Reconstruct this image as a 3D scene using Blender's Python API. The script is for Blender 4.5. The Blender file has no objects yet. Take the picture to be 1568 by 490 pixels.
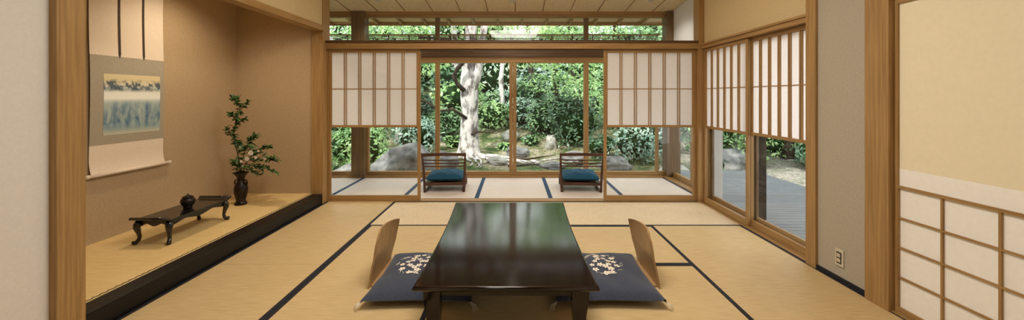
import bpy, math, random
import numpy as np
from mathutils import Vector, Matrix
random.seed(4); rng=np.random.default_rng(7)
S=bpy.context.scene
COL=S.collection
# ------------------------------------------------------------------ materials
def L(r,g,b):
    f=lambda c:(c/255/12.92) if c/255<=0.04045 else ((c/255+0.055)/1.055)**2.4
    return (f(r),f(g),f(b),1)
def newmat(name):
    m=bpy.data.materials.new(name); m.use_nodes=True
    nt=m.node_tree; b=nt.nodes['Principled BSDF']
    return m,nt,b
def mapping(nt,scale):
    tc=nt.nodes.new('ShaderNodeTexCoord'); mp=nt.nodes.new('ShaderNodeMapping')
    mp.inputs['Scale'].default_value=scale
    nt.links.new(tc.outputs['Object'],mp.inputs['Vector']); return mp
def noise(nt,mp,scale,detail=4,rough=.55,dist=0):
    n=nt.nodes.new('ShaderNodeTexNoise'); n.inputs['Scale'].default_value=scale
    n.inputs['Detail'].default_value=detail; n.inputs['Roughness'].default_value=rough
    n.inputs['Distortion'].default_value=dist
    nt.links.new(mp.outputs[0],n.inputs['Vector']); return n
def ramp(nt,src,stops):
    r=nt.nodes.new('ShaderNodeValToRGB'); e=r.color_ramp.elements
    while len(e)<len(stops): e.new(.5)
    for i,(p,c) in enumerate(stops): e[i].position=p; e[i].color=c
    nt.links.new(src,r.inputs[0]); return r
def bump(nt,b,src,st,dist=.002):
    bp=nt.nodes.new('ShaderNodeBump'); bp.inputs['Strength'].default_value=st
    bp.inputs['Distance'].default_value=dist
    nt.links.new(src,bp.inputs['Height']); nt.links.new(bp.outputs[0],b.inputs['Normal'])
def vary(name,c1,c2,scale=(1,1,1),ns=5,rough=.6,bs=.0,bd=.002,spec=.5,lo=.3,hi=.7,detail=4,metal=0,coat=0,sheen=0):
    m,nt,b=newmat(name); mp=mapping(nt,scale); n=noise(nt,mp,ns,detail)
    r=ramp(nt,n.outputs[0],[(lo,c1),(hi,c2)])
    nt.links.new(r.outputs[0],b.inputs['Base Color'])
    b.inputs['Roughness'].default_value=rough; b.inputs['Specular IOR Level'].default_value=spec
    b.inputs['Metallic'].default_value=metal; b.inputs['Coat Weight'].default_value=coat
    b.inputs['Coat Roughness'].default_value=.06
    b.inputs['Sheen Weight'].default_value=sheen
    if bs: bump(nt,b,n.outputs[0],bs,bd)
    return m
def wood(name,c1,c2,axis,rough=.45,spec=.4):
    sc=[30,30,30]; sc['xyz'.index(axis)]=1.1
    return vary(name,c1,c2,tuple(sc),2.2,rough,.12,.001,spec,.32,.68,6)
W1=L(144,110,66); W2=L(174,138,88)
wx=wood('cedar_x',W1,W2,'x'); wy=wood('cedar_y',W1,W2,'y'); wz=wood('cedar_z',W1,W2,'z')
wzd=wood('cedar_dark_z',L(96,76,52),L(132,106,74),'z')
wxd=wood('cedar_dark_x',L(72,52,34),L(104,78,50),'x')
ceilw=wood('ceiling_board',L(216,190,148),L(232,210,170),'y',.6)
plas_toko=vary('plaster_ochre',L(172,148,116),L(182,158,126),ns=60,rough=.95,bs=.2,bd=.002,spec=.1)
plas_grey=vary('plaster_grey',L(170,162,147),L(178,170,155),ns=60,rough=.95,bs=.12,spec=.1)
plas_white=vary('plaster_white',L(216,213,208),L(222,219,214),ns=60,rough=.95,bs=.12,spec=.1)
plas_tan=vary('plaster_tan',L(202,182,142),L(210,190,150),ns=50,rough=.95,bs=.12,spec=.1)
def tatami(name,c1,c2,axis):
    m,nt,b=newmat(name)
    mp=mapping(nt,(1,1,1))
    w=nt.nodes.new('ShaderNodeTexWave'); w.wave_type='BANDS'; w.bands_direction=axis
    w.inputs['Scale'].default_value=22; w.inputs['Distortion'].default_value=.6; w.inputs['Detail'].default_value=2
    nt.links.new(mp.outputs[0],w.inputs['Vector'])
    mp2=mapping(nt,(3,60,1) if axis=='Y' else (60,3,1)); n=noise(nt,mp2,2.5,5)
    n2=noise(nt,mp,1.3,3)
    a=nt.nodes.new('ShaderNodeMath'); a.operation='MULTIPLY_ADD'; a.inputs[1].default_value=.25
    nt.links.new(w.outputs['Fac'],a.inputs[0]); nt.links.new(n.outputs[0],a.inputs[2])
    a2=nt.nodes.new('ShaderNodeMath'); a2.operation='MULTIPLY_ADD'; a2.inputs[1].default_value=.35
    nt.links.new(n2.outputs[0],a2.inputs[0]); nt.links.new(a.outputs[0],a2.inputs[2])
    r=ramp(nt,a2.outputs[0],[(.45,c1),(1.05,c2)])
    nt.links.new(r.outputs[0],b.inputs['Base Color']); b.inputs['Roughness'].default_value=.55
    b.inputs['Specular IOR Level'].default_value=.4
    bump(nt,b,a.outputs[0],.35,.002); return m
tat_y=tatami('tatami_rush_y',L(172,145,100),L(208,183,136),'Y')
tat_x_lit=tatami('tatami_rush_x_daylit',L(192,170,136),L(222,202,168),'X')  # same rush, with outside daylight painted in as a paler, greyer tone
tat_t=tatami('tatami_alcove',L(204,172,112),L(232,204,146),'Y')
tat_e=tatami('tatami_pale',L(200,188,176),L(226,214,204),'Y')
heri=vary('tatami_border_cloth',L(12,14,24),L(22,24,36),ns=80,rough=.85)
heri_b=vary('tatami_border_blue',L(22,52,84),L(34,72,108),ns=80,rough=.8)
lacq=vary('black_lacquer',L(8,8,10),L(15,14,17),ns=3,rough=.22,coat=.35)
kam=vary('kamachi_lacquer',L(9,8,10),L(16,14,16),ns=3,rough=.4,spec=.3)
lacq_t=vary('red_black_lacquer',L(12,7,6),L(30,12,9),scale=(1,3,1),ns=1.2,rough=.11,bs=.03,bd=.004,spec=.46,coat=.0)
bronze=vary('dark_bronze',L(18,16,15),L(56,46,36),ns=30,rough=.35,metal=.6,bs=.4,bd=.004)
navy=vary('navy_cotton',L(44,52,70),L(60,68,88),ns=120,rough=.9,bs=.2,sheen=.2)
teal=vary('teal_cotton',L(4,62,90),L(12,84,114),ns=100,rough=.85,bs=.2)
dwood=wood('walnut',L(58,36,28),L(98,64,48),'x',.4)
zwood=wood('bent_ply',L(154,120,80),L(180,144,100),'z',.4)
cream=vary('thread_cream',L(242,236,224),L(232,220,204),ns=60,rough=.9)
pinkc=vary('thread_pink',L(216,180,160),L(196,152,132),ns=60,rough=.9)
def paper(name,col,tr=.45):
    m,nt,b=newmat(name); nt.nodes.remove(b)
    mp=mapping(nt,(1,1,1)); n=noise(nt,mp,35,5)
    c2=tuple(list(np.array(col[:3])*.96)+[1])
    r=ramp(nt,n.outputs[0],[(.3,c2),(.7,col)])
    d=nt.nodes.new('ShaderNodeBsdfDiffuse'); t=nt.nodes.new('ShaderNodeBsdfTranslucent'); mx=nt.nodes.new('ShaderNodeMixShader')
    nt.links.new(r.outputs[0],d.inputs[0]); nt.links.new(r.outputs[0],t.inputs[0])
    mx.inputs[0].default_value=tr; nt.links.new(d.outputs[0],mx.inputs[1]); nt.links.new(t.outputs[0],mx.inputs[2])
    nt.links.new(mx.outputs[0],nt.nodes['Material Output'].inputs[0]); return m
shojip=paper('washi_paper',L(255,252,252),.6)
fus_cream=paper('fusuma_cream',L(242,231,202),.03)
fus_white=paper('fusuma_white',L(250,248,244),.03)
def glassmat():
    m,nt,b=newmat('clear_glass'); nt.nodes.remove(b)
    t=nt.nodes.new('ShaderNodeBsdfTransparent'); g=nt.nodes.new('ShaderNodeBsdfGlossy'); g.inputs['Roughness'].default_value=.0
    t.inputs[0].default_value=(.98,.985,.98,1)
    mx=nt.nodes.new('ShaderNodeMixShader'); mx.inputs[0].default_value=.025
    nt.links.new(t.outputs[0],mx.inputs[1]); nt.links.new(g.outputs[0],mx.inputs[2])
    nt.links.new(mx.outputs[0],nt.nodes['Material Output'].inputs[0]); return m
glass=glassmat()
def leafmat(name,d,mid,br,tr=.3,ns=2.5):
    m,nt,b=newmat(name); nt.nodes.remove(b)
    mp=mapping(nt,(1,1,1)); n=noise(nt,mp,ns,2); n2=noise(nt,mp,45,1)
    a=nt.nodes.new('ShaderNodeMath'); a.operation='ADD'
    nt.links.new(n.outputs[0],a.inputs[0]); nt.links.new(n2.outputs[0],a.inputs[1])
    r=ramp(nt,a.outputs[0],[(.72,d),(1.0,mid),(1.25,br)])
    df=nt.nodes.new('ShaderNodeBsdfDiffuse'); t=nt.nodes.new('ShaderNodeBsdfTranslucent'); mx=nt.nodes.new('ShaderNodeMixShader')
    gl=nt.nodes.new('ShaderNodeBsdfGlossy'); gl.inputs['Roughness'].default_value=.45; mx2=nt.nodes.new('ShaderNodeMixShader')
    nt.links.new(r.outputs[0],df.inputs[0]); nt.links.new(r.outputs[0],t.inputs[0])
    mx.inputs[0].default_value=tr; nt.links.new(df.outputs[0],mx.inputs[1]); nt.links.new(t.outputs[0],mx.inputs[2])
    mx2.inputs[0].default_value=.06
    nt.links.new(mx.outputs[0],mx2.inputs[1]); nt.links.new(gl.outputs[0],mx2.inputs[2])
    nt.links.new(mx2.outputs[0],nt.nodes['Material Output'].inputs[0]); return m
lf=[leafmat('leaf_mid',L(52,90,60),L(96,140,92),L(150,186,130)),
    leafmat('leaf_dark',L(24,52,40),L(56,92,66),L(104,142,104)),
    leafmat('leaf_bright',L(84,132,74),L(134,182,108),L(190,220,152),.42),
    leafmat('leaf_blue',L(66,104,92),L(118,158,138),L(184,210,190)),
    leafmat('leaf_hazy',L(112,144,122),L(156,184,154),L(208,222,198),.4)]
leaf_in=leafmat('ikebana_leaf',L(22,48,22),L(52,88,42),L(92,124,66),.15,20)
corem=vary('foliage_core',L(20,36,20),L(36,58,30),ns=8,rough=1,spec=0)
bark=vary('pale_bark',L(96,90,86),L(206,202,196),scale=(1,1,.5),ns=7,rough=.95,bs=.7,bd=.03,lo=.38,hi=.56,spec=.1)
barkd=vary('dark_bark',L(38,32,28),L(74,64,54),scale=(1,1,.3),ns=14,rough=.95,bs=.6,bd=.02,spec=.1)
rockm=vary('garden_rock_stone',L(72,74,78),L(158,158,154),ns=5,rough=.9,bs=.7,bd=.03,spec=.2,detail=8)
palest=vary('pale_stone',L(124,124,116),L(190,188,178),ns=6,rough=.9,bs=.6,bd=.02,detail=8)
deckw=vary('weathered_deck',L(84,88,92),L(120,124,130),scale=(1,12,1),ns=4,rough=.6,bs=.3)
whitepl=vary('switch_plastic',L(196,186,164),L(206,196,176),ns=10,rough=.4)
darkpl=vary('socket_dark',L(50,44,38),L(60,54,48),ns=10,rough=.5)
# ------------------------------------------------------------------ builder
class MB:
    def __init__(s): s.v=[];s.f=[];s.mi=[];s.sm=[];s.mats=[]
    def m(s,mat):
        if mat not in s.mats: s.mats.append(mat)
        return s.mats.index(mat)
    def add(s,vs,fs,mat,smooth=False,M=None):
        o=len(s.v); k=s.m(mat)
        if M is not None: vs=[tuple(M@Vector(v)) for v in vs]
        s.v+= [tuple(v) for v in vs]; s.f+=[tuple(i+o for i in f) for f in fs]
        s.mi+=[k]*len(fs); s.sm+=[smooth]*len(fs)
    def box(s,x0,x1,y0,y1,z0,z1,mat,M=None,c=0.0):
        if x0>x1:x0,x1=x1,x0
        if y0>y1:y0,y1=y1,y0
        if z0>z1:z0,z1=z1,z0
        c=min(c,(x1-x0)*.3,(y1-y0)*.3,(z1-z0)*.3)
        if c<=0:
            vs=[(x,y,z) for x in(x0,x1) for y in(y0,y1) for z in(z0,z1)]
            fs=[(0,1,3,2),(4,6,7,5),(0,4,5,1),(2,3,7,6),(0,2,6,4),(1,5,7,3)]
            s.add(vs,fs,mat,False,M);return
        import bmesh
        bm=bmesh.new(); bmesh.ops.create_cube(bm,size=1)
        for v in bm.verts:
            v.co=Vector(((x0+x1)/2+v.co.x*(x1-x0),(y0+y1)/2+v.co.y*(y1-y0),(z0+z1)/2+v.co.z*(z1-z0)))
        bmesh.ops.bevel(bm,geom=bm.edges[:],offset=c,segments=2,affect='EDGES',profile=.6)
        bm.verts.index_update()
        s.add([v.co[:] for v in bm.verts],[[v.index for v in f.verts] for f in bm.faces],mat,False,M); bm.free()
    def tube(s,path,rad,mat,n=10,M=None,flat=1.0):
        P=[Vector(p) for p in path]; vs=[];fs=[]
        if not hasattr(rad,'__len__'): rad=[rad]*len(P)
        ref=Vector((0,0,1))
        if abs((P[-1]-P[0]).normalized().z)>.8: ref=Vector((0,1,0))
        for i,p in enumerate(P):
            t=(P[min(i+1,len(P)-1)]-P[max(i-1,0)]).normalized()
            a=t.cross(ref).normalized(); b=t.cross(a).normalized()
            for k in range(n):
                an=2*math.pi*k/n; vs.append(p+(a*math.cos(an)+b*math.sin(an)*flat)*rad[i])
        for i in range(len(P)-1):
            for k in range(n):
                fs.append((i*n+k,i*n+(k+1)%n,(i+1)*n+(k+1)%n,(i+1)*n+k))
        fs.append(tuple(range(n))[::-1]); fs.append(tuple(range((len(P)-1)*n,len(P)*n)))
        s.add(vs,fs,mat,True,M)
    def lathe(s,prof,cx,cy,mat,n=32):
        vs=[];fs=[]
        for r,z in prof:
            for k in range(n):
                a=2*math.pi*k/n; vs.append((cx+r*math.cos(a),cy+r*math.sin(a),z))
        for i in range(len(prof)-1):
            for k in range(n): fs.append((i*n+k,i*n+(k+1)%n,(i+1)*n+(k+1)%n,(i+1)*n+k))
        s.add(vs,fs,mat,True)
    def grid(s,fn,nu,nv,mat,M=None,closed=False,smooth=True):
        vs=[fn(i/nu,j/nv) for i in range(nu+1) for j in range(nv+1)]
        fs=[(i*(nv+1)+j,(i+1)*(nv+1)+j,(i+1)*(nv+1)+j+1,i*(nv+1)+j+1) for i in range(nu) for j in range(nv)]
        s.add(vs,fs,mat,smooth,M)
    def obj(s,name,parent=None,dz=0):
        me=bpy.data.meshes.new(name); me.from_pydata(s.v,[],s.f)
        for m in s.mats: me.materials.append(m)
        me.polygons.foreach_set('material_index',s.mi); me.polygons.foreach_set('use_smooth',s.sm)
        me.update()
        o=bpy.data.objects.new(name,me); COL.objects.link(o); o.location.z=dz
        if parent: o.parent=parent
        return o
def simple(name,x0,x1,y0,y1,z0,z1,mat,c=0,parent=None):
    b=MB(); b.box(x0,x1,y0,y1,z0,z1,mat,c=c); return b.obj(name,parent)
# ------------------------------------------------------------------ room shell
XL,XR=-2.32,2.30
simple('floor',-3.6,2.44,-1.2,6.36,-.18,-.03,wy)
def mat(x0,x1,y0,y1,ax,m,h,bw=.028,name='tatami_mat'):
    b=MB(); g=.0015; x0+=g;x1-=g;y0+=g;y1-=g
    if ax=='y':
        b.box(x0+bw,x1-bw,y0,y1,-.03,0,m); b.box(x0,x0+bw,y0,y1,-.03,.0010,h); b.box(x1-bw,x1,y0,y1,-.03,.0010,h)
    else:
        b.box(x0,x1,y0+bw,y1-bw,-.03,0,m); b.box(x0,x1,y0,y0+bw,-.03,.0010,h); b.box(x0,x1,y1-bw,y1,-.03,.0010,h)
    b.obj(name)
for a in [(XL,-1.46,3.0,4.8,'y'),(XL,-1.46,1.2,3.0,'y'),(XL,-1.46,-.6,1.2,'y'),
          (-1.46,.42,3.9,4.8,'x'),(.42,XR,3.9,4.8,'x'),(1.37,XR,2.1,3.9,'y'),(1.37,XR,.3,2.1,'y'),
          (-1.46,-.52,2.1,3.9,'y'),(-.52,1.37,3.0,3.9,'x'),(-.52,1.37,2.1,3.0,'x'),
          (-1.46,-.52,.3,2.1,'y'),(-.52,1.37,1.2,2.1,'x'),(-.52,1.37,.3,1.2,'x'),(-1.46,.42,-.6,.3,'x'),(.42,XR,-.6,.3,'x')]:
    pale=(a[4]=='x' and a[3]>4)  # back row takes the tone with window daylight painted in
    mat(*a,tat_x_lit if pale else tat_y,heri)
ex=[-3.35,-2.4,-1.43,-.48,.47,1.42,2.4]
for i in range(6): mat(ex[i],ex[i+1],4.93,6.2,'y',tat_e,heri_b,.026)
# sills
simple('trim_sill_shoji',XL,2.27,4.8,4.93,-.03,.008,wx)
simple('trim_sill_garden',-3.5,2.55,6.2,6.4,-.03,.03,wx,.004)
simple('trim_sill_deck_side',XR,2.44,3.03,4.76,-.03,.008,wy)
simple('trim_sill_engawa_side',2.4,2.6,4.93,6.2,-.03,.02,wy)
# ceiling (sloping boards)
def cz(y): return 2.66+(6.3-y)*.1
b=MB()
def slope(x0,x1,y0,y1,o0,o1,m):
    vs=[(x,y,cz(y)+o) for x in(x0,x1) for y in(y0,y1) for o in(o0,o1)]
    b.add(vs,[(0,1,3,2),(4,6,7,5),(0,4,5,1),(2,3,7,6),(0,2,6,4),(1,5,7,3)],m)
slope(-3.7,2.75,-1.3,6.4,0,.12,ceilw)
x=-3.5
while x<2.6:
    slope(x-.006,x+.006,-1.2,6.3,-.008,.001,wy); x+=.44
slope(-3.7,2.75,6.22,6.36,-.05,0,wx)
b.obj('ceiling')
# tokonoma
simple('wall_tokonoma_back',-3.5,-3.38,1.9,4.84,-.03,3.0,plas_toko)
simple('wall_tokonoma_end',-3.38,-2.46,4.72,4.86,-.03,2.9,plas_toko)
simple('wall_tokonoma_near',-3.38,-2.46,1.9,2.02,-.03,3.05,plas_toko)
simple('trim_tokonoma_ceiling',-3.38,-2.42,2.02,4.72,2.62,2.66,ceilw)
b=MB(); b.box(-3.38,-2.452,2.02,4.72,-.03,.12,tat_t)
y=2.12
while y<4.7:
    b.tube([(-2.462,y,.121),(-2.470,y+.022,.121),(-2.462,y+.044,.121)],.003,heri,5); y+=.044
b.obj('tokonoma_floor')
simple('trim_tokonoma_kamachi',-2.452,-2.325,2.1,4.70,-.03,.118,kam,.004)
simple('trim_tokonoma_lintel',-2.42,-2.30,2.1,4.70,2.095,2.16,wy,.003)
simple('wall_left_upper',-2.42,-2.33,2.10,4.70,2.16,3.05,plas_tan)
simple('wall_left',-2.46,-2.36,-1.2,1.965,-.03,3.4,plas_white)
simple('trim_post_1',-2.46,-2.32,1.965,2.10,-.03,3.12,wz,.004)
simple('trim_post_2',-2.46,-2.32,4.70,4.88,-.03,2.84,wz,.004)
simple('trim_post_3',2.27,2.44,4.76,4.90,-.03,2.84,wz,.004)
simple('trim_post_4',2.28,2.44,2.93,3.03,-.03,3.02,wz,.004)
simple('trim_post_5',2.262,2.44,2.34,2.50,-.03,3.1,wz,.004)
simple('wall_right',2.30,2.44,2.50,2.93,-.03,3.1,plas_grey)
simple('wall_right_upper',2.34,2.44,3.03,4.76,1.95,3.02,plas_tan)
simple('wall_right_near',2.30,2.44,-1.2,.5,-.03,3.4,plas_grey)
simple('wall_right_over_fusuma',2.32,2.44,.5,2.34,1.93,3.3,plas_tan)
simple('wall_behind',-3.5,2.44,-1.3,-1.2,-.03,3.45,plas_white)
simple('baseboard_right',2.288,2.30,2.50,2.93,0,.03,heri)
# lintels
b=MB(); b.box(-2.32,2.27,4.77,4.915,1.89,1.965,wx,c=.003); b.box(-2.32,2.27,4.755,4.93,1.965,1.99,wxd,c=.003)
b.box(-1.165,1.118,4.80,4.83,1.875,1.89,wxd)
b.obj('trim_lintel_shoji')
b=MB(); b.box(2.30,2.44,3.03,4.76,1.888,1.95,wy,c=.003); b.box(2.285,2.30,3.03,4.76,1.93,1.95,wy); b.obj('trim_lintel_deck_side')
simple('trim_lintel_fusuma',2.28,2.44,.5,2.34,1.888,1.93,wy,.003)
# ------------------------------------------------------------------ shoji
def shoji(name,plane,u0,u1,t,z0=.009,z1=1.885,ncol=6,zr=.945):
    b=MB()
    def bx(a0,a1,t0,t1,q0,q1,m,c=0):
        if plane=='Y': b.box(a0,a1,t+t0,t+t1,q0,q1,m,c=c)
        else: b.box(t+t0,t+t1,a0,a1,q0,q1,m,c=c)
    wh=wx if plane=='Y' else wy
    s=.036
    bx(u0,u0+s,-.015,.015,z0,z1,wz,.002); bx(u1-s,u1,-.015,.015,z0,z1,wz,.002)
    bx(u0+s,u1-s,-.015,.015,z1-.036,z1,wh,.002); bx(u0+s,u1-s,-.015,.015,zr-.028,zr,wh,.002); bx(u0+s,u1-s,-.015,.015,z0,z0+.062,wh,.002)
    a0,a1=u0+s,u1-s
    bx(a0,a1,.002,.003,zr,z1-.036,shojip)
    w=(a1-a0)/ncol
    for i in range(1,ncol):
        c=a0+i*w
        for o in(-.0125,.0125): bx(c+o-.0048,c+o+.0048,-.010,.002,zr,z1-.036,wz)
    zc=(zr+z1-.036)/2
    bx(a0,a1,-.007,.001,zc-.005,zc+.005,wh)
    bx(a0,a0+.012,-.008,.002,zr,z1-.036,wz); bx(a1-.012,a1,-.008,.002,zr,z1-.036,wz)
    bx(a0,a1,-.001,.001,z0+.062,zr-.028,glass)
    return b.obj(name)
shoji('sliding_shoji_screen','Y',-2.318,-1.165,4.832)
shoji('sliding_shoji_screen','Y',1.118,2.268,4.832)
shoji('sliding_shoji_screen','X',3.86,4.755,2.345)
shoji('sliding_shoji_screen','X',3.035,3.90,2.38)
b=MB()
for (a,c_) in ((3.035,3.9),(3.9,4.76)):
    b.box(2.415,2.438,a,a+.045,.009,1.885,wzd); b.box(2.415,2.438,c_-.045,c_,.009,1.885,wzd)
    b.box(2.415,2.438,a+.045,c_-.045,.009,.1,wy); b.box(2.415,2.438,a+.045,c_-.045,1.82,1.885,wy)
    b.box(2.425,2.428,a+.045,c_-.045,.1,1.82,glass)
b.obj('window_3')
# fusuma with lattice base
def fusuma(y0,y1,t):
    b=MB(); s=.022
    b.box(t-.014,t+.014,y0,y0+s,.009,1.885,wz,c=.002); b.box(t-.014,t+.014,y1-s,y1,.009,1.885,wz,c=.002)
    b.box(t-.014,t+.014,y0+s,y1-s,1.855,1.885,wy); b.box(t-.014,t+.014,y0+s,y1-s,.009,.045,wy)
    b.box(t-.014,t+.014,y0+s,y1-s,.754,.770,wy)
    b.box(t-.004,t+.004,y0+s,y1-s,.87,1.855,fus_cream); b.box(t-.0045,t+.0045,y0+s,y1-s,.770,.87,fus_white)
    b.box(t,t+.002,y0+s,y1-s,.045,.754,fus_white)
    for i in range(1,4):
        z=.045+(.754-.045)*i/4; b.box(t-.012,t,y0+s,y1-s,z-.0045,z+.0045,wy)
    y=y1-.255
    while y>y0+.1:
        b.box(t-.011,t,y-.0055,y+.0055,.045,.754,wz); y-=.25
    b.obj('fusuma_sliding_door')
fusuma(1.42,2.338,2.31); fusuma(.5,1.44,2.345)
simple('trim_sill_fusuma',2.28,2.44,.5,2.34,-.03,.008,wy)
simple('wall_beyond_fusuma',2.5,2.56,-1.2,2.9,-.03,2.6,plas_white)
# ------------------------------------------------------------------ engawa glazing
b=MB(); Y0,Y1=6.26,6.33
def fr(x0,x1,z0,z1,m,d=0): b.box(x0,x1,Y0-d,Y1+d,z0,z1,m,c=.003)
fr(-3.5,2.45,1.94,2.09,wxd,.03); fr(-3.5,2.45,2.58,2.66,wx,.01); fr(-3.5,2.45,1.845,1.94,wx,.0)
fr(-3.5,2.45,.03,.09,wx)
for xc,w in ((-1.24,.07),(1.17,.075)): fr(xc-w/2,xc+w/2,.09,1.845,wz); fr(xc-w/2,xc+w/2,2.09,2.58,wzd)
fr(-.075,-.02,.09,1.845,wz); fr(-.015,.04,.09,1.845,wz)
for xc in(-2.37,2.32): fr(xc-.02,xc+.02,.09,1.845,wz)
fr(-3.5,2.45,2.455,2.475,wx,-.02)
b.box(-3.45,2.45,6.295,6.299,.09,1.845,glass); b.box(-3.45,2.45,6.295,6.299,2.09,2.58,glass)
b.obj('window_1')
simple('trim_post_6',-2.6,-2.39,6.18,6.38,.03,2.66,wzd,.004)
simple('trim_post_7',2.44,2.66,6.18,6.38,.03,2.66,wzd,.004)
b=MB()
b.box(2.54,2.60,4.93,6.18,1.84,1.92,wy); b.box(2.54,2.60,4.93,6.18,.02,.09,wy); b.box(2.54,2.60,4.93,4.98,.09,1.84,wz)
b.box(2.54,2.60,5.53,5.58,.09,1.84,wz); b.box(2.57,2.574,4.98,6.18,.09,1.84,glass); b.obj('window_2')
simple('wall_engawa_right',2.55,2.62,4.93,6.18,1.92,2.8,plas_white)
simple('wall_engawa_return',2.44,2.62,4.86,4.93,-.03,2.8,plas_white)
simple('wall_engawa_left',-3.6,-3.5,4.86,6.4,-.03,2.8,plas_white)
# bamboo rail outside transom
b=MB()
for i in range(6): b.tube([(-3.3,6.62,2.18+i*.028),(2.4,6.62,2.18+i*.028)],.008,wxd,8)
for x in np.arange(-3.2,2.4,.35): b.tube([(x,6.64,1.95),(x,6.64,2.36)],.010,wz,8)
b.box(-3.4,2.5,6.60,6.66,2.345,2.365,wx)
b.obj('bamboo_screen')
# eaves
b=MB()
EY=7.3
vs=[(x,y,z+o) for x in(-4,5.2) for (y,z) in((6.38,2.84),(EY,2.70)) for o in(0,.05)]
b.add(vs,[(0,1,3,2),(4,6,7,5),(0,4,5,1),(2,3,7,6),(0,2,6,4),(1,5,7,3)],ceilw)
for x in np.arange(-3.9,5.1,.45):
    vs=[(xx,y,z+o) for xx in(x-.02,x+.02) for (y,z) in((6.38,2.84),(EY-.02,2.70)) for o in(-.06,0)]
    b.add(vs,[(0,1,3,2),(4,6,7,5),(0,4,5,1),(2,3,7,6),(0,2,6,4),(1,5,7,3)],wy)
b.box(-4,5.2,EY-.02,EY+.01,2.66,2.76,wx)
b.obj('roof_eave')
simple('roof_eave_side',2.76,3.6,-1.3,6.3,2.62,2.72,wy)
# ------------------------------------------------------------------ lacquer dining table
b=MB()
TY0,TY1=1.93,3.48
M=Matrix.Translation((-.040,0,0))
def outline(inset,z):
    pts=[];n=14
    for i in range(n+1):
        v=i/n; pts.append((-(.468+.018*v-.020*math.sin(math.pi*v)-inset),TY0+inset+(TY1-TY0-2*inset)*v,z))
    for i in range(n+1):
        v=1-i/n; pts.append(((.468+.018*v-.020*math.sin(math.pi*v)-inset),TY0+inset+(TY1-TY0-2*inset)*v,z))
    return pts
rings=[outline(.03,.318),outline(.004,.325),outline(0,.331),outline(0,.341),outline(.004,.348),outline(.012,.350)]
n=len(rings[0]); vs=[p for r in rings for p in r]; fs=[]
for i in range(len(rings)-1):
    for k in range(n): fs.append((i*n+k,i*n+(k+1)%n,(i+1)*n+(k+1)%n,(i+1)*n+k))
b.add(vs,fs,lacq_t,True,M)
b.add(rings[-1],[tuple(range(n))[::-1]],lacq_t,False,M); b.add(rings[0],[tuple(range(n))],lacq_t,False,M)
for x0,x1,y0,y1 in ((-.36,.36,TY0+.10,TY0+.12),(-.36,.36,TY1-.12,TY1-.10),(-.39,-.37,TY0+.10,TY1-.10),(.37,.39,TY0+.10,TY1-.10)):
    b.box(x0,x1,y0,y1,.255,.320,lacq_t,M,c=.003)
for sx in(-1,1):
    for yy in(TY0+.11,TY1-.11):
        sy=1 if yy>2.7 else -1
        secs=[(.045,.320,0),(.042,.25,0),(.034,.15,-.004),(.032,.06,0),(.042,.015,.01),(.040,0,.01)]
        vs=[];fs=[]
        for (h,z,o) in secs:
            cx=sx*(.385+o); cy=yy+sy*o
            vs+=[(cx-h,cy-h,z),(cx+h,cy-h,z),(cx+h,cy+h,z),(cx-h,cy+h,z)]
        for i in range(len(secs)-1):
            for k in range(4): fs.append((i*4+k,i*4+(k+1)%4,(i+1)*4+(k+1)%4,(i+1)*4+k))
        fs+= [(0,1,2,3),(20,23,22,21)]
        b.add(vs,fs,lacq_t,False,M)
b.obj('lacquered_low_table',dz=.0012)
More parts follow.
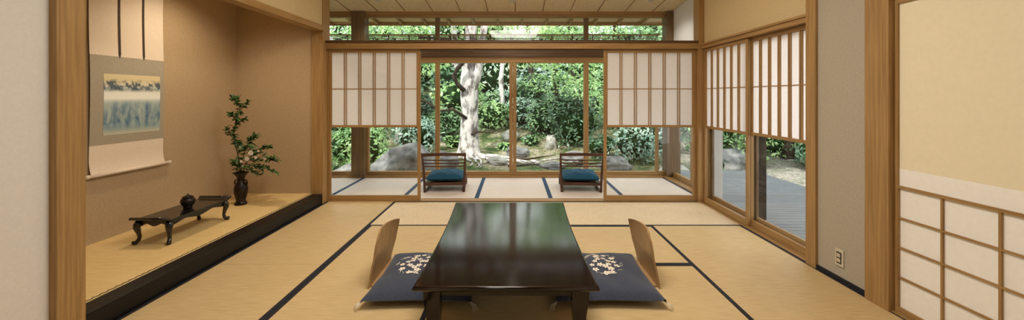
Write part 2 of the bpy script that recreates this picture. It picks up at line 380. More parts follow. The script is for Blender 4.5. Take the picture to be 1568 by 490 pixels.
# ------------------------------------------------------------------ zabuton + zaisu
def pillow(b,cx,cy,z0,wx_,wy_,h,mat,N=28):
    def t(u,v): return max(0,(1-abs(u)**5)*(1-abs(v)**5))**.45*(.8+.2*(1-u*u)*(1-v*v))
    def P(u,v,top):
        k=1+.03*abs(u*v)**2-.03*(1-abs(u*v))
        x=cx+u*wx_/2*k; y=cy+v*wy_/2*k
        w=.005*math.sin(9*u+5*v)*t(u,v)+.004*math.sin(6*v-4*u*v)*t(u,v)
        tt=t(u,v)
        return (x,y,z0+h*.38+(h*.62*tt+w if top else -h*.38*tt))
    b.grid(lambda a,c:P(a*2-1,c*2-1,True),N,N,mat); b.grid(lambda a,c:P(c*2-1,a*2-1,False),N,N,mat)
    return lambda x,y:P((x-cx)*2/wx_,(y-cy)*2/wy_,True)[2]
def zabuton(cx,fx):
    b=MB()
    H=pillow(b,cx,2.71,.014,.66,.68,.10,navy)
    r=random.Random(5)
    C=[]
    for k in range(400):
        a=r.random()*6.28; rr=.115*math.sqrt(r.random()); x=fx+rr*math.cos(a); y=2.76+rr*1.3*math.sin(a)
        if all((x-u)**2+(y-v)**2>.038**2 for u,v in C): C.append((x,y))
        if len(C)>17: break
    for k,(x,y) in enumerate(C):
        pr=.018+.007*r.random(); a=r.random()*6
        for p in range(5):
            an=p*1.2566+a; px=x+pr*.62*math.cos(an); py=y+pr*.62*math.sin(an)
            ring=[]
            for q in range(8):
                qa=q*math.pi/4; du=pr*.48*math.cos(qa); dv=pr*.34*math.sin(qa)
                ring.append((px+du*math.cos(an)-dv*math.sin(an),py+du*math.sin(an)+dv*math.cos(an)))
            b.add([(X,Y,H(X,Y)+.0035) for X,Y in ring],[tuple(range(8))],cream)
        b.add([(x+.0035*math.cos(q*1.047),y+.0035*math.sin(q*1.047),H(x,y)+.0045) for q in range(6)],[tuple(range(6))],pinkc)
    for k in range(22):
        a=r.random()*6.28; x=fx+.115*math.cos(a); y=2.76+.15*math.sin(a)
        x2=x+.035*math.cos(a+1); y2=y+.035*math.sin(a+1)
        b.tube([(x,y,H(x,y)+.003),((x+x2)/2+.006,(y+y2)/2,H((x+x2)/2,(y+y2)/2)+.004),(x2,y2,H(x2,y2)+.003)],.0018,cream,5)
    for ux in(-1,1):
        for uy in(-1,1):
            x=cx+ux*.33; y=2.71+uy*.34
            for q in range(4): b.tube([(x-ux*.006,y-uy*.006,.048),(x+ux*(.02+.006*q),y+uy*(.028-.006*q),.03),(x+ux*(.025+.008*q),y+uy*(.035-.008*q),.006)],.0018,cream,5)
    b.obj('zabuton_floor_cushion')
def zaisu(cx):
    sx=1 if cx>0 else -1; b=MB()
    def back(o):
        def fn(u,v):
            z=.014+v*.335
            s=u*2-1
            hw=.225-.04*v
            rc=1-.14*max(0,(v-.75)/.25)**2.5
            top=.012*(1-s**4)*v**6
            y=2.84+s*hw*rc+.02*v
            x=abs(cx)+.03-.03*min(1,v*2.0) +.012*math.sin(v*3.1) -.035*s*s*v -.02*s*v
            return (sx*(x+o),y,z+top)
        return fn
    b.grid(back(0),18,18,zwood); b.grid(back(.013),18,18,zwood)
    f0,f1=back(0),back(.013)
    per=[(0,i/18) for i in range(19)]+[(i/18,1) for i in range(1,19)]+[(1,1-i/18) for i in range(1,19)]+[(1-i/18,0) for i in range(1,18)]
    m=len(per); vs=[f0(*p) for p in per]+[f1(*p) for p in per]
    b.add(vs,[(i,(i+1)%m,m+(i+1)%m,m+i) for i in range(m)],zwood)
    b.box(sx*(abs(cx)+.03),sx*(abs(cx)-.36),2.64,3.06,.0015,.0125,zwood,c=.003)
    b.obj('zaisu_legless_chair')
zabuton(-.60,-.70); zabuton(.595,.635); zaisu(-.945); zaisu(.945)
# ------------------------------------------------------------------ engawa chairs
def garden_chair(cx,rot):
    b=MB(); M=Matrix.Translation((cx,5.5,0.005))@Matrix.Rotation(rot,4,'Z')
    hw=.275
    for s in(-1,1):
        b.tube([(s*(hw-.01),-.24,0.0),(s*(hw-.006),-.225,.10),(s*hw,-.225,.22),(s*(hw+.006),-.26,.38),(s*(hw+.012),-.33,.54)],[.016,.018,.018,.016,.013],dwood,8,M)
        b.tube([(s*(hw-.01),.25,0),(s*(hw-.012),.24,.1),(s*(hw-.02),.235,.14)],[.014,.017,.017],dwood,8,M)
        b.box(s*(hw-.035),s*(hw-.005),-.23,.25,.085,.125,dwood,M,c=.004)
        b.box(s*(hw-.03),s*(hw-.008),-.24,.26,.0,.025,dwood,M,c=.004)
    b.box(-hw+.01,hw-.01,-.235,-.205,.085,.125,dwood,M,c=.004); b.box(-hw+.01,hw-.01,.22,.25,.085,.125,dwood,M,c=.004)
    b.box(-hw+.02,hw-.02,-.21,.225,.10,.118,dwood,M)
    for i,(z,y,h) in enumerate(((.515,-.318,.040),(.445,-.287,.015),(.40,-.268,.015),(.355,-.25,.015))):
        n=10; vs=[];fs=[]
        for k in range(n+1):
            u=-1+2*k/n; yy=y-.035*(1-u*u); xx=u*(hw+.004*(z*10-3)); zz=z+(.012*(1-u*u) if i==0 else 0)
            vs+=[(xx,yy-.008,zz-h/2),(xx,yy+.008,zz-h/2),(xx,yy+.008,zz+h/2),(xx,yy-.008,zz+h/2)]
        for k in range(n):
            for q in range(4): fs.append((k*4+q,k*4+(q+1)%4,(k+1)*4+(q+1)%4,(k+1)*4+q))
        fs+=[(0,1,2,3),(n*4,n*4+3,n*4+2,n*4+1)]
        b.add(vs,fs,dwood,False,M)
    b2=MB(); pillow(b2,0,.0,.125,.50,.44,.13,teal)
    b.add(b2.v,b2.f,teal,True,M)
    b.obj('low_garden_viewing_chair')
garden_chair(-.96,.06); garden_chair(.93,-.06)
# ------------------------------------------------------------------ tokonoma low table
b=MB(); tx0,tx1,ty0,ty1=-3.03,-2.74,3.06,3.74; zt=.32
def top(u,v):
    y=ty0+(ty1-ty0)*u; e=abs(u*2-1); z=zt+.022*max(0,(e-.86)/.14)**2
    return (tx0+(tx1-tx0)*v,y,z)
b.grid(top,40,4,lacq); b.grid(lambda u,v:tuple(np.array(top(u,v))-np.array((0,0,.016))),40,4,lacq)
for v in(0,1): b.grid(lambda u,w,v=v:tuple(np.array(top(u,v))-np.array((0,0,.016*w))),40,1,lacq)
for u in(0,1): b.grid(lambda w,v,u=u:tuple(np.array(top(u,v))-np.array((0,0,.016*w))),1,4,lacq)
for u in(0,1):
    y=ty0+(ty1-ty0)*u; b.tube([(tx0-.004,y,zt+.012),(tx1+.004,y,zt+.012)],.012,lacq,10)
def apron(p0,p1):
    n=24; vs=[];fs=[]
    P0=Vector(p0);P1=Vector(p1); d=(P1-P0).normalized(); nn=Vector((-d.y,d.x,0))*.006
    for k in range(n+1):
        t=k/n; p=P0.lerp(P1,t); dep=.022+.022*abs(math.cos(2*math.pi*t))**1.5
        for z in(zt-.016,zt-.016-dep):
            for s in(-1,1): vs.append((p.x+nn.x*s,p.y+nn.y*s,z))
    for k in range(n):
        a=k*4;c=a+4; fs+=[(a,c,c+2,a+2),(a+1,a+3,c+3,c+1),(a+2,c+2,c+3,a+3)]
    b.add(vs,fs,lacq)
ax0,ax1,ay0,ay1=tx0+.025,tx1-.025,ty0+.05,ty1-.05
apron((ax0,ay0,0),(ax1,ay0,0)); apron((ax0,ay1,0),(ax1,ay1,0)); apron((ax0,ay0,0),(ax0,ay1,0)); apron((ax1,ay0,0),(ax1,ay1,0))
for lx,sx in((ax0,-1),(ax1,1)):
    for ly,sy in((ay0,-1),(ay1,1)):
        pr=[(.0,.305,.022),(.012,.275,.027),(.016,.25,.024),(.006,.21,.016),(.0,.175,.013),(.006,.15,.015),(.024,.132,.017),(.034,.138,.013),(.036,.150,.007)]
        b.tube([(lx+sx*o*.6,ly+sy*o,z) for o,z,r in pr],[r for o,z,r in pr],lacq,10)
        b.lathe([(0,.1205),(.014,.1205),(.014,.128),(0,.128)],lx+sx*.014,ly+sy*.024,lacq,12)
b.obj('black_lacquer_display_table')
b=MB(); z=.3205
b.lathe([(0,z),(.03,z),(.034,z+.006),(.03,z+.012),(.045,z+.03),(.055,z+.055),(.052,z+.075),(.038,z+.088),(.04,z+.094),(.044,z+.096),(.036,z+.099),(.02,z+.108),(.006,z+.112),(.008,z+.12),(0,z+.124)],-2.88,3.42,bronze,28)
b.obj('incense_burner')
# vase + ikebana
vx,vy,z=-2.99,4.24,.1205
b=MB()
b.lathe([(0,z),(.058,z),(.062,z+.012),(.05,z+.03),(.044,z+.05),(.056,z+.09),(.066,z+.14),(.066,z+.18),(.054,z+.225),(.036,z+.255),(.032,z+.28),(.045,z+.315),(.074,z+.345),(.078,z+.352),(.070,z+.352),(.04,z+.32),(.026,z+.28),(0,z+.27)],vx,vy,bronze,36)
for s in(-1,1): b.tube([(vx+s*.034,vy,z+.27),(vx+s*.062,vy,z+.265),(vx+s*.07,vy,z+.235),(vx+s*.055,vy,z+.205)],.007,bronze,8)
vase=b.obj('bronze_flower_vase')
b=MB(); r=random.Random(11)
def leaf(p,d,l,w,mat):
    d=d.normalized(); s=d.cross(Vector((r.uniform(-.4,.4),r.uniform(-.4,.4),1))).normalized(); n=s.cross(d)
    P=Vector(p); cv=r.uniform(-.25,.05)*l
    vs=[P,P+d*l*.3+s*w*.42,P+d*l*.65+s*w*.38+n*cv*.4,P+d*l+n*cv,P+d*l*.65-s*w*.38+n*cv*.4,P+d*l*.3-s*w*.42,P+d*l*.5-n*w*.12+n*cv*.2]
    b.add([tuple(v) for v in vs],[(0,1,6),(1,2,6),(2,3,6),(3,4,6),(4,5,6),(5,0,6)],mat,True)
def px(x,y,dy=0.0):
    d=vy+dy; return Vector(((x-787)/593*d,d,1.3-(y-148)/593*d))
def branch(pts,rr,nl,ll,den=1):
    P=[px(*p) for p in pts]; Q=[]
    for i in range(len(P)-1):
        for k in range(5): Q.append(P[i].lerp(P[i+1],k/5))
    Q.append(P[-1])
    b.tube(Q,[rr*(1-.65*i/len(Q)) for i in range(len(Q))],barkd,6)
    st=int(len(Q)*nl)
    for i in range(st,len(Q)):
        for k in range(den):
            d=Vector((r.uniform(-1,1),r.uniform(-.8,.8),r.uniform(-.4,.7))); leaf(Q[i],d,ll*r.uniform(.7,1.2),ll*.6,leaf_in)
root=(369,270,0)
branch([root,(366,245,.01),(361,222,.03),(357,205,.0),(362,185,-.03),(368,165,-.02),(362,150,0)],.006,.3,.055,5)
branch([(358,208,0),(350,203,.03),(347,196,.05)],.003,.2,.05,4)
branch([(361,185,0),(355,176,-.05),(352,172,-.06)],.003,.2,.05,4)
branch([(368,168,0),(377,160,.03),(380,155,.03)],.003,.2,.05,4)
branch([(366,160,0),(358,152,.02),(356,147,.03)],.003,.1,.05,4)
branch([(362,190,0),(372,184,.02),(378,182,.02)],.003,.1,.045,3)
branch([root,(371,245,.02),(376,228,.04),(384,214,.05),(391,208,.06)],.005,.45,.06,5)
branch([(372,232,0),(366,222,.05),(363,215,.06)],.003,.2,.055,5)
branch([root,(378,248,-.03),(390,234,-.06),(404,226,-.07),(414,224,-.06)],.005,.4,.06,4)
branch([(380,246,-.03),(398,244,-.1),(412,243,-.12),(421,245,-.12)],.004,.2,.06,4)
branch([(376,250,0),(392,256,-.1),(408,258,-.13),(424,264,-.14)],.004,.3,.06,3)
branch([root,(362,254,-.04),(357,246,-.06)],.004,.3,.055,4)
branch([(374,250,0),(385,262,-.1),(398,268,-.12)],.003,.3,.05,3)
for _ in range(100):
    p=px(r.uniform(362,402),r.uniform(220,260),r.uniform(-.09,.07)); leaf(p,Vector((r.uniform(-1,1),r.uniform(-1,.6),r.uniform(-.6,.8))),.06,.038,leaf_in)
def flower(p,R,m):
    P=Vector(p)
    for ring,(rr,tilt) in enumerate(((R,.35),(R*.65,.8))):
        for k in range(6):
            a=k*1.047+ring*.5; d=Vector((math.cos(a),-tilt,math.sin(a))).normalized()
            s=d.cross(Vector((0,-1,.1))).normalized()
            vs=[P,P+d*rr*.5+s*rr*.4,P+d*rr*.95+s*rr*.3,P+d*rr*1.05,P+d*rr*.95-s*rr*.3,P+d*rr*.5-s*rr*.4]
            b.add([tuple(v) for v in vs],[tuple(range(6))],m,True)
    b.tube([P+Vector((0,-.005,0)),P+Vector((0,-R*.55,0))],[R*.16,R*.2],pinkc,8)
petal=paper('flower_petal_white',L(254,250,244),.2); petalp=paper('flower_petal_pink',L(246,226,214),.2)
for x,y,dy,R,m in ((385,234,-.13,.030,petal),(379,243,-.16,.024,petal),(406,243,-.14,.018,petalp),(370,247,-.14,.016,petal),(396,231,-.12,.016,petalp),(392,241,-.15,.018,petal)):
    flower(px(x,y,dy),R,m)
ik=b.obj('ikebana_branches',parent=vase)
# ------------------------------------------------------------------ hanging scroll (on back wall)
def painting():
    m,nt,bs=newmat('ink_painting'); tc=nt.nodes.new('ShaderNodeTexCoord'); sp=nt.nodes.new('ShaderNodeSeparateXYZ')
    nt.links.new(tc.outputs['Object'],sp.inputs[0])
    mr=nt.nodes.new('ShaderNodeMapRange'); mr.inputs[1].default_value=.98; mr.inputs[2].default_value=1.49
    nt.links.new(sp.outputs[2],mr.inputs[0])
    mp=mapping(nt,(1,9,3)); n=noise(nt,mp,2.2,5,.6,.4)
    mp2=mapping(nt,(1,1,1)); n2=noise(nt,mp2,24,4)
    r=ramp(nt,mr.outputs[0],[(0,L(196,192,168)),(.12,L(130,156,162)),(.34,L(96,128,150)),(.52,L(170,186,186)),(.60,L(236,236,228)),(.70,L(230,230,220)),(.75,L(160,170,166)),(.80,L(206,204,188)),(.9,L(214,198,158))])
    r2=ramp(nt,n.outputs[0],[(.35,L(184,196,182)),(.62,L(62,100,136))])
    k=ramp(nt,mr.outputs[0],[(.05,(0,0,0,1)),(.2,(.75,.75,.75,1)),(.45,(.75,.75,.75,1)),(.6,(0,0,0,1))])
    mx=nt.nodes.new('ShaderNodeMixRGB'); nt.links.new(k.outputs[0],mx.inputs[0]); nt.links.new(r.outputs[0],mx.inputs[1]); nt.links.new(r2.outputs[0],mx.inputs[2])
    k2=ramp(nt,mr.outputs[0],[(.70,(0,0,0,1)),(.76,(1,1,1,1)),(.87,(1,1,1,1)),(.93,(0,0,0,1))])
    k3=ramp(nt,n2.outputs[0],[(.42,(0,0,0,1)),(.56,(.85,.85,.85,1))])
    mm=nt.nodes.new('ShaderNodeMixRGB'); mm.blend_type='MULTIPLY'; mm.inputs[0].default_value=1
    nt.links.new(k2.outputs[0],mm.inputs[1]); nt.links.new(k3.outputs[0],mm.inputs[2])
    mx2=nt.nodes.new('ShaderNodeMixRGB'); nt.links.new(mm.outputs[0],mx2.inputs[0]); nt.links.new(mx.outputs[0],mx2.inputs[1]); mx2.inputs[2].default_value=L(40,66,88)
    nt.links.new(mx2.outputs[0],bs.inputs['Base Color']); bs.inputs['Roughness'].default_value=.85; bs.inputs['Specular IOR Level'].default_value=.15
    return m
silk_p=vary('scroll_silk_pale',L(222,204,184),L(230,214,196),ns=90,rough=.85,bs=.1,spec=.2)
silk_g=vary('scroll_silk_grey',L(158,148,130),L(168,158,140),ns=90,rough=.85,bs=.1,spec=.2)
ribbon=vary('scroll_ribbon',L(52,40,32),L(70,56,44),ns=50,rough=.8)
rodm=vary('scroll_rod_ivory',L(214,200,176),L(226,214,192),ns=20,rough=.4)
b=MB(); X0=-3.372
def sx_(z,o=0): return X0+o+.012*math.sin((z-.67)*2.3)**2+ (.02*max(0,(.80-z)/.13)**2)
def strip(y0,y1,z0,z1,o,m,n=24): b.grid(lambda u,v:(sx_(z0+(z1-z0)*u,o),y0+(y1-y0)*v,z0+(z1-z0)*u),n,1,m)
strip(3.07,3.72,.67,2.45,0,silk_p,50); strip(3.07,3.72,.905,1.64,.0012,silk_g); strip(3.17,3.675,.98,1.49,.0026,painting())
for yy in(3.305,3.52):
    strip(yy-.009,yy+.009,1.66,2.45,.004,ribbon)
    b.add([(sx_(1.66,.004),yy-.009,1.66),(sx_(1.66,.004),yy+.009,1.66),(sx_(1.63,.004),yy,1.625)],[(0,1,2)],ribbon)
xr=sx_(.67)+.004
b.tube([(xr,3.045,.665),(xr,3.75,.665)],.0135,silk_p,14); b.tube([(xr,3.02,.665),(xr,3.05,.665)],.016,rodm,14); b.tube([(xr,3.745,.665),(xr,3.775,.665)],.016,rodm,14)
b.tube([(X0+.01,3.05,2.45),(X0+.01,3.74,2.45)],.008,wy,10)
b.obj('hanging_scroll')
# outlet
b=MB(); b.box(2.291,2.3,2.695,2.765,.105,.225,whitepl,c=.003); b.box(2.288,2.292,2.71,2.75,.125,.205,darkpl,c=.001)
b.box(2.286,2.289,2.716,2.744,.135,.16,whitepl); b.box(2.286,2.289,2.716,2.744,.17,.195,whitepl); b.obj('wall_outlet')
for dx in(-2.0,-.02,2.02):
    b=MB(); z=cz(5.72)
    b.lathe([(.0,z-.004),(.030,z-.004),(.034,z-.012),(.048,z-.012),(.052,z-.004),(.052,z+.01)],dx,5.72,whitepl,24); b.obj('recessed_downlight')
# ------------------------------------------------------------------ exterior
b=MB(); 
y=-1.2
while y<7.2:
    b.box(2.66,4.5,y,y+.088,-.12,-.09,deckw); y+=.095
b.box(2.66,4.5,-1.2,7.2,-.2,-.125,barkd)
b.obj('wooden_deck')
simple('wooden_deck_edge',2.446,2.655,-1.2,4.84,-.12,-.05,deckw)
simple('deck_post',2.70,2.84,4.35,4.49,-.09,2.62,barkd,.01)
def H(x,y):
    base=-.38
    if y>8.6: base+=.10*min(y-8.6,2.6)
    if y>11.2: base+=.26*(y-11.2)
    base+=.07*math.sin(x*1.3+y*.7)*math.sin(y*1.1-x*.4)*min(1,max(0,(y-7)/2))
    base+=.03*math.sin(x*4.1)*math.sin(y*3.7)*min(1,max(0,(y-7)/2))
    if x>5: base+=.06*(x-5)
    return base
m,nt,bs=newmat('garden_ground'); mp=mapping(nt,(1,1,1)); n=noise(nt,mp,2.0,6,.7); n2=noise(nt,mp,18,4)
r1=ramp(nt,n.outputs[0],[(.38,L(70,94,58)),(.46,L(108,122,80)),(.53,L(146,142,112)),(.62,L(184,176,156))])
sp=nt.nodes.new('ShaderNodeSeparateXYZ'); nt.links.new(mp.outputs[0],sp.inputs[0])
mr=nt.nodes.new('ShaderNodeMapRange'); mr.inputs[1].default_value=3.4; mr.inputs[2].default_value=4.6; nt.links.new(sp.outputs[0],mr.inputs[0])
gm=nt.nodes.new('ShaderNodeMixRGB'); nt.links.new(mr.outputs[0],gm.inputs[0]); nt.links.new(r1.outputs[0],gm.inputs[1])
r3=ramp(nt,n.outputs[0],[(.38,L(140,140,124)),(.55,L(176,170,160))]); nt.links.new(r3.outputs[0],gm.inputs[2])
r2=ramp(nt,n2.outputs[0],[(.3,L(130,130,120)),(.7,L(255,255,255))])
mx=nt.nodes.new('ShaderNodeMixRGB'); mx.blend_type='MULTIPLY'; mx.inputs[0].default_value=.8
nt.links.new(gm.outputs[0],mx.inputs[1]); nt.links.new(r2.outputs[0],mx.inputs[2]); nt.links.new(mx.outputs[0],bs.inputs['Base Color'])
bs.inputs['Roughness'].default_value=1; bs.inputs['Specular IOR Level'].default_value=.05; bump(nt,bs,n2.outputs[0],.8,.04)
b=MB(); b.grid(lambda u,v:(-14+34*u,-4+28*v,H(-14+34*u,-4+28*v)),136,112,m); b.obj('garden_ground')
def leafcloud(blobs,size,mat,name,extra=None,core=True,den=420):
    b=extra or MB()
    for (cx,cy,cz_,rx,ry,rz) in blobs:
        n=int(den*(rx*rz+ry*rz+rx*ry)/ (size/.07)**2)
        d=rng.normal(size=(n,3)); d/=np.linalg.norm(d,axis=1)[:,None]
        lump=1+.18*np.sin(d[:,0]*7+cx*3)*np.sin(d[:,2]*6+cy)+.14*np.sin(d[:,1]*11+cx)*np.sin(d[:,2]*13)
        rad=(1-.35*rng.random(n)**2)*lump
        P=np.stack([cx+d[:,0]*rx*rad,cy+d[:,1]*ry*rad,cz_+d[:,2]*rz*rad],1)
        nn=d*.5+np.array([0,-.2,.6])+rng.normal(size=(n,3))*.5; nn/=np.linalg.norm(nn,axis=1)[:,None]
        t=np.cross(nn,rng.normal(size=(n,3))); t/=np.linalg.norm(t,axis=1)[:,None]; s=np.cross(nn,t)
        sz=size*(.6+.8*rng.random(n))[:,None]
        V=np.stack([P-t*sz,P+s*sz*.45,P+t*sz,P-s*sz*.45],1).reshape(-1,3)
        o=len(b.v); b.v+=V.tolist(); k=b.m(mat)
        b.f+=[(o+4*i,o+4*i+1,o+4*i+2,o+4*i+3) for i in range(n)]; b.mi+=[k]*n; b.sm+=[False]*n
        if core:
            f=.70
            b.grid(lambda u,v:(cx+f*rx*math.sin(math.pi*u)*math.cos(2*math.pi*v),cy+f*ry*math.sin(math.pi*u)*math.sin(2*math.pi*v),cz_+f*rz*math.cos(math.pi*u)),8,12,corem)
    return b.obj(name)
R=random.Random(21)
def shrub(x,y,r,h,m,size=.06,den=420):
    z=H(x,y)
    bl=[(x,y,z+h*.45,r,r*.8,h*.55)]
    for k in range(2):
        a=R.random()*6.28; bl.append((x+r*.5*math.cos(a),y+r*.4*math.sin(a),z+h*R.uniform(.4,.75),r*.55,r*.5,h*.35))
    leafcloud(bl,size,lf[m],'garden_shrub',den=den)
for a in [(-3.6,8.9,.7,1.1,2),(-2.55,10.2,.65,.95,3),(-4.1,10.2,.8,1.3,0),(-2.1,12.0,.65,1.0,0),(-.75,12.4,.6,.9,2),(-3.2,12.2,.8,1.5,1),
          (.2,12.8,.65,1.0,3),(1.0,12.0,.65,1.2,0),(1.75,11.0,.75,1.6,1),(2.2,12.8,.8,1.5,2),(3.0,9.6,.65,1.0,3),(3.9,10.6,.8,1.3,1),(3.6,12.6,.8,1.6,2),(.5,13.8,.7,1.5,1),(-.6,13.8,.6,1.0,0),
          (5.2,10.2,.8,1.3,0),(6.4,9.6,.8,1.2,2),(7.4,9.0,.9,1.3,0),(6.6,8.3,.5,.6,1),(8.3,8.2,.9,1.4,1),(8.8,6.6,.9,1.4,0),(7.8,11.2,1.1,2.0,1),(9.3,10,1.1,2.2,2),(6.0,11.5,1.0,1.8,1),(-4.9,8.4,.8,1.4,2),(5.4,8.9,.4,.5,2),(4.5,8.7,.35,.4,0),(-.3,10.9,.22,.2,2),(.5,11.4,.3,.28,0),(-1.7,11.0,.3,.35,2),(2.2,9.9,.4,.6,1)]:
    shrub(*a)
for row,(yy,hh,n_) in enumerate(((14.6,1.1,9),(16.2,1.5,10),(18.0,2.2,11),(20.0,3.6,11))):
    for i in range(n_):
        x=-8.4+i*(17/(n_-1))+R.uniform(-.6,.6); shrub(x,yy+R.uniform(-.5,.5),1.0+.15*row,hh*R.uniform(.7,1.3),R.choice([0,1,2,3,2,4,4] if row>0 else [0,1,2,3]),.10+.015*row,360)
def tree(base,pts,rads,m,blobs,lm,size=.065,twigs=(),den=230):
    b=MB(); P=[Vector((base[0]+p[0],base[1]+p[1],H(*base)-.1+p[2])) for p in pts]
    Q=[];RR=[]
    for i in range(len(P)-1):
        for k in range(4):
            t=k/4; t2=t*t*(3-2*t); q=P[i].lerp(P[i+1],t); Q.append(q); RR.append((rads[i]*(1-t2)+rads[i+1]*t2)*(1+.03*math.sin(2.1*k+i*1.7)))
    Q.append(P[-1]); RR.append(rads[-1]); b.tube(Q,RR,m,16)
    for tp,tr,tm in twigs: b.tube([Vector(p) for p in tp],tr,tm,8)
    leafcloud(blobs,size,lf[lm],'garden_tree',extra=b,core=False,den=den)
tree((-1.16,10),[(-.02,0,0),(0,0,.35),(.02,0,1.2),(.0,0,1.9),(.0,0,2.4),(.05,0,2.9),(.06,0,4.4)],[.38,.26,.22,.23,.19,.16,.13],bark,
     [(-1.9,10.2,4.2,1.4,1,.6),(-2.7,9.8,3.1,.8,.6,.35),(-.1,10.3,4.4,1.1,1,.5)],2,
     twigs=[([(-1.1,9.98,1.45),(-.92,9.95,1.95),(-.86,9.9,2.5),(-.72,9.9,3.3),(-.5,9.9,4.2)],[.16,.12,.10,.09,.07],bark),
            ([(-1.25,9.75,1.45),(-1.40,9.66,1.60),(-1.50,9.64,1.82),(-1.38,9.6,2.02),(-1.20,9.58,2.2),(-1.3,9.55,2.5),(-1.5,9.55,2.8)],[.06,.055,.05,.055,.05,.045,.04],barkd),
            ([(-1.2,9.8,.75),(-1.5,9.6,.98),(-1.85,9.5,.95),(-2.15,9.4,1.2),(-2.4,9.35,1.25)],[.04,.035,.028,.022,.015],barkd),
            ([(-1.2,9.85,.3),(-.9,9.7,.42),(-.6,9.6,.4),(-.25,9.5,.55)],[.03,.022,.016,.01],barkd),
            ([(-1.2,9.9,2.5),(-1.7,9.8,2.75),(-2.4,9.7,2.8)],[.06,.045,.03],barkd)])
tree((1.25,11.6),[(0,0,0),(.1,0,1),(-.05,0,2),(.2,0,3.4)],[.08,.07,.06,.05],barkd,
     [(.8,10.6,2.4,1.0,.7,.34),(1.7,10.3,2.0,.9,.7,.34),(.3,11,3.3,1.2,1,.4),(1.9,10.8,3.1,1.2,1,.5),(1.0,9.8,3.0,.9,.6,.25),(1.9,10.2,1.5,.6,.5,.25),(.9,11.2,1.7,.8,.6,.3)],2,.05)
tree((3.5,11),[(0,0,0),(.1,0,1.5),(0,0,3)],[.12,.10,.08],barkd,[(3.3,10.3,2.7,1.2,1,.5),(4.4,10,3.3,1.1,1,.5)],0)
tree((-3.4,11.4),[(0,0,0),(.1,0,1.5),(0,0,3.4)],[.12,.10,.07],bark,[(-3.5,10.8,2.9,1.2,1,.6),(-2.5,11,2.3,.7,.6,.35),(-4.4,10.6,3.3,1.2,1,.6)],2)
tree((-.35,13.4),[(0,0,0),(-.1,0,1.5),(.1,0,3.8)],[.09,.08,.06],bark,[(-.4,13.2,4.4,1.3,1,.5)],3)
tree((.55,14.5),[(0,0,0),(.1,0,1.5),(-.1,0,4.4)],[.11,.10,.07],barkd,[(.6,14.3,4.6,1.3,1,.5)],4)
tree((6.5,9.2),[(0,0,0),(.1,0,1.5),(0,0,3.4)],[.13,.11,.08],barkd,[(6.5,9,2.9,1.2,1,.7),(7.6,8.5,3.0,1.2,1,.6)],0)
for x in(-6,-4.4,-2.6,2.4,4.3,6.2):
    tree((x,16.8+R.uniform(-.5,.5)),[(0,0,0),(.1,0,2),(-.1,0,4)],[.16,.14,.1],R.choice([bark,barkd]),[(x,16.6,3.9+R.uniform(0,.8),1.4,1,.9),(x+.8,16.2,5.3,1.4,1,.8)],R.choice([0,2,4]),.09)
def rock(x,y,rx,ry,rz,m,seed,name='garden_boulder'):
    b=MB(); rr=random.Random(seed); ph=[rr.uniform(0,6) for _ in range(6)]; z=H(x,y)+rz*.35
    def fn(u,v):
        th=math.pi*u; p=2*math.pi*v; d=Vector((math.sin(th)*math.cos(p),math.sin(th)*math.sin(p),math.cos(th)))
        k=1+.16*math.sin(d.x*3+ph[0])*math.sin(d.z*4+ph[1])+.10*math.sin(d.y*6+ph[2]+d.x*3)+.05*math.sin(d.z*11+ph[3]+d.y*7)
        return (x+d.x*rx*k,y+d.y*ry*k,z+max(d.z,-.6)*rz*k)
    b.grid(fn,22,30,m); b.obj(name)
for a in [(-2.35,8.35,.62,.4,.46,rockm,1),(-1.65,8.7,.40,.3,.30,rockm,2),(-3.3,8.0,.4,.3,.2,rockm,3),(1.05,11.0,.16,.18,.30,palest,4),(.1,10.3,.3,.25,.18,rockm,5),
          (-.9,14.4,.4,.3,.3,palest,6),(-.5,15.0,.35,.3,.45,palest,7),(.15,13.9,.3,.3,.3,rockm,14),(2.3,8.9,.35,.3,.2,rockm,8),(4.9,8.9,.45,.35,.3,rockm,9),(3.5,8.5,.3,.3,.18,palest,10),(-.4,9.3,.22,.2,.12,palest,12),(.9,9.0,.26,.2,.11,rockm,13),(1.5,9.7,.3,.25,.16,rockm,15),(-.1,11.6,.25,.2,.2,palest,16)]:
    rock(*a)
b=MB()
for k in range(9):
    a=-1.9+k*.42; x,y=-1.16,10; pts=[]
    for i in range(9):
        pts.append((x,y,H(x,y)+.03)); x+=.24*math.cos(a); y+=-.14*abs(math.sin(a))-.02; a+=R.uniform(-.5,.5)
    b.tube(pts,[.05-.005*i for i in range(9)],bark,8)
for k in range(8):
    x=R.uniform(-.8,1.0); y=R.uniform(8.9,9.9); pts=[]; a=R.uniform(-.4,.4)
    for i in range(8):
        pts.append((x,y,H(x,y)+.025)); x+=.2*math.cos(a); y+=.1*math.sin(a); a+=R.uniform(-.5,.5)
    b.tube(pts,[.03-.003*i for i in range(8)],bark if k%2 else barkd,6)
b.obj('tree_roots')
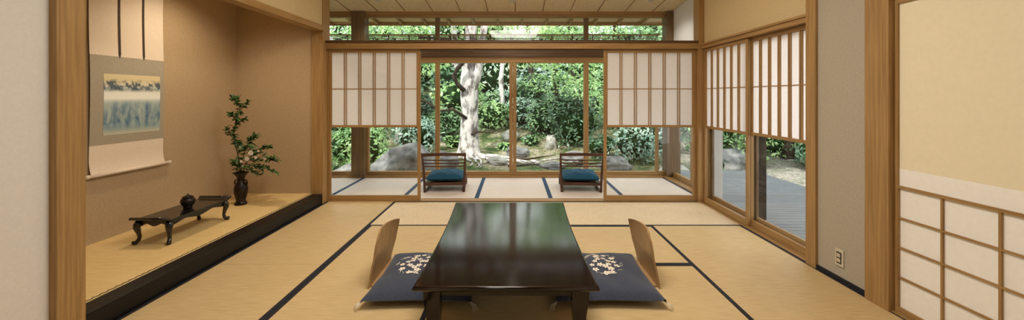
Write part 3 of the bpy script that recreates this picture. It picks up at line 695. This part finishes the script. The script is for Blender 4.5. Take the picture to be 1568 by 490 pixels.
# ------------------------------------------------------------------ light
w=bpy.data.worlds.new('World'); S.world=w; w.use_nodes=True; bg=w.node_tree.nodes['Background']
bg.inputs[0].default_value=(.95,.98,1,1); bg.inputs[1].default_value=2.9
def lamp(name,typ,loc,rot,e,col,size=1,sy=None,**k):
    l=bpy.data.lights.new(name,typ); l.energy=e; l.color=col
    if typ=='AREA':
        l.size=size
        if sy: l.shape='RECTANGLE'; l.size_y=sy
    if typ=='SUN': l.angle=size
    if typ=='SPOT': l.shadow_soft_size=size; l.spot_size=k['a']; l.spot_blend=.8
    o=bpy.data.objects.new(name,l); o.location=loc; o.rotation_euler=rot; COL.objects.link(o); return o
su=lamp('sun','SUN',(0,0,10),(0,0,0),4.2,(1,.96,.88),.03)
su.rotation_euler=Vector((.35,.6,-.85)).to_track_quat('-Z','Y').to_euler()
lamp('ceiling_fill_light','AREA',(0,2.5,2.93),(0,0,0),58,(1,.94,.85),1.2,1.2)  # unseen area fill below the ceiling, added to light the room
lamp('ceiling_fill_light','AREA',(0,.4,3.15),(0,0,0),18,(1,.94,.85),1.2,1.2)  # second added fill, out of view, for the near walls and fusuma
lamp('upward_fill_light','AREA',(0,3.7,2.42),(math.pi,0,0),30,(1,.93,.83),2.4,.3)  # added unseen fill aimed up, brightens ceiling boards and room ambient
lamp('tokonoma_spotlight','SPOT',(-2.75,3.7,2.58),(0,0,0),60,(1,.84,.62),.08,a=2.4)
for dx in(-2.0,-.02,2.02): lamp('downlight_lamp','SPOT',(dx,5.72,2.66),(0,0,0),22,(1,.96,.90),.05,a=2.5)
# ------------------------------------------------------------------ camera
cam=bpy.data.cameras.new('camera'); co=bpy.data.objects.new('camera',cam); COL.objects.link(co)
co.location=(0,0,1.3); co.rotation_euler=(math.pi/2,0,0)
cam.sensor_width=36; cam.lens=36*593/1568; cam.shift_x=-3/1568; cam.shift_y=-97/1568; cam.clip_start=.02
S.camera=co
S.view_settings.view_transform='Standard'; S.view_settings.look='None'; S.view_settings.exposure=.06
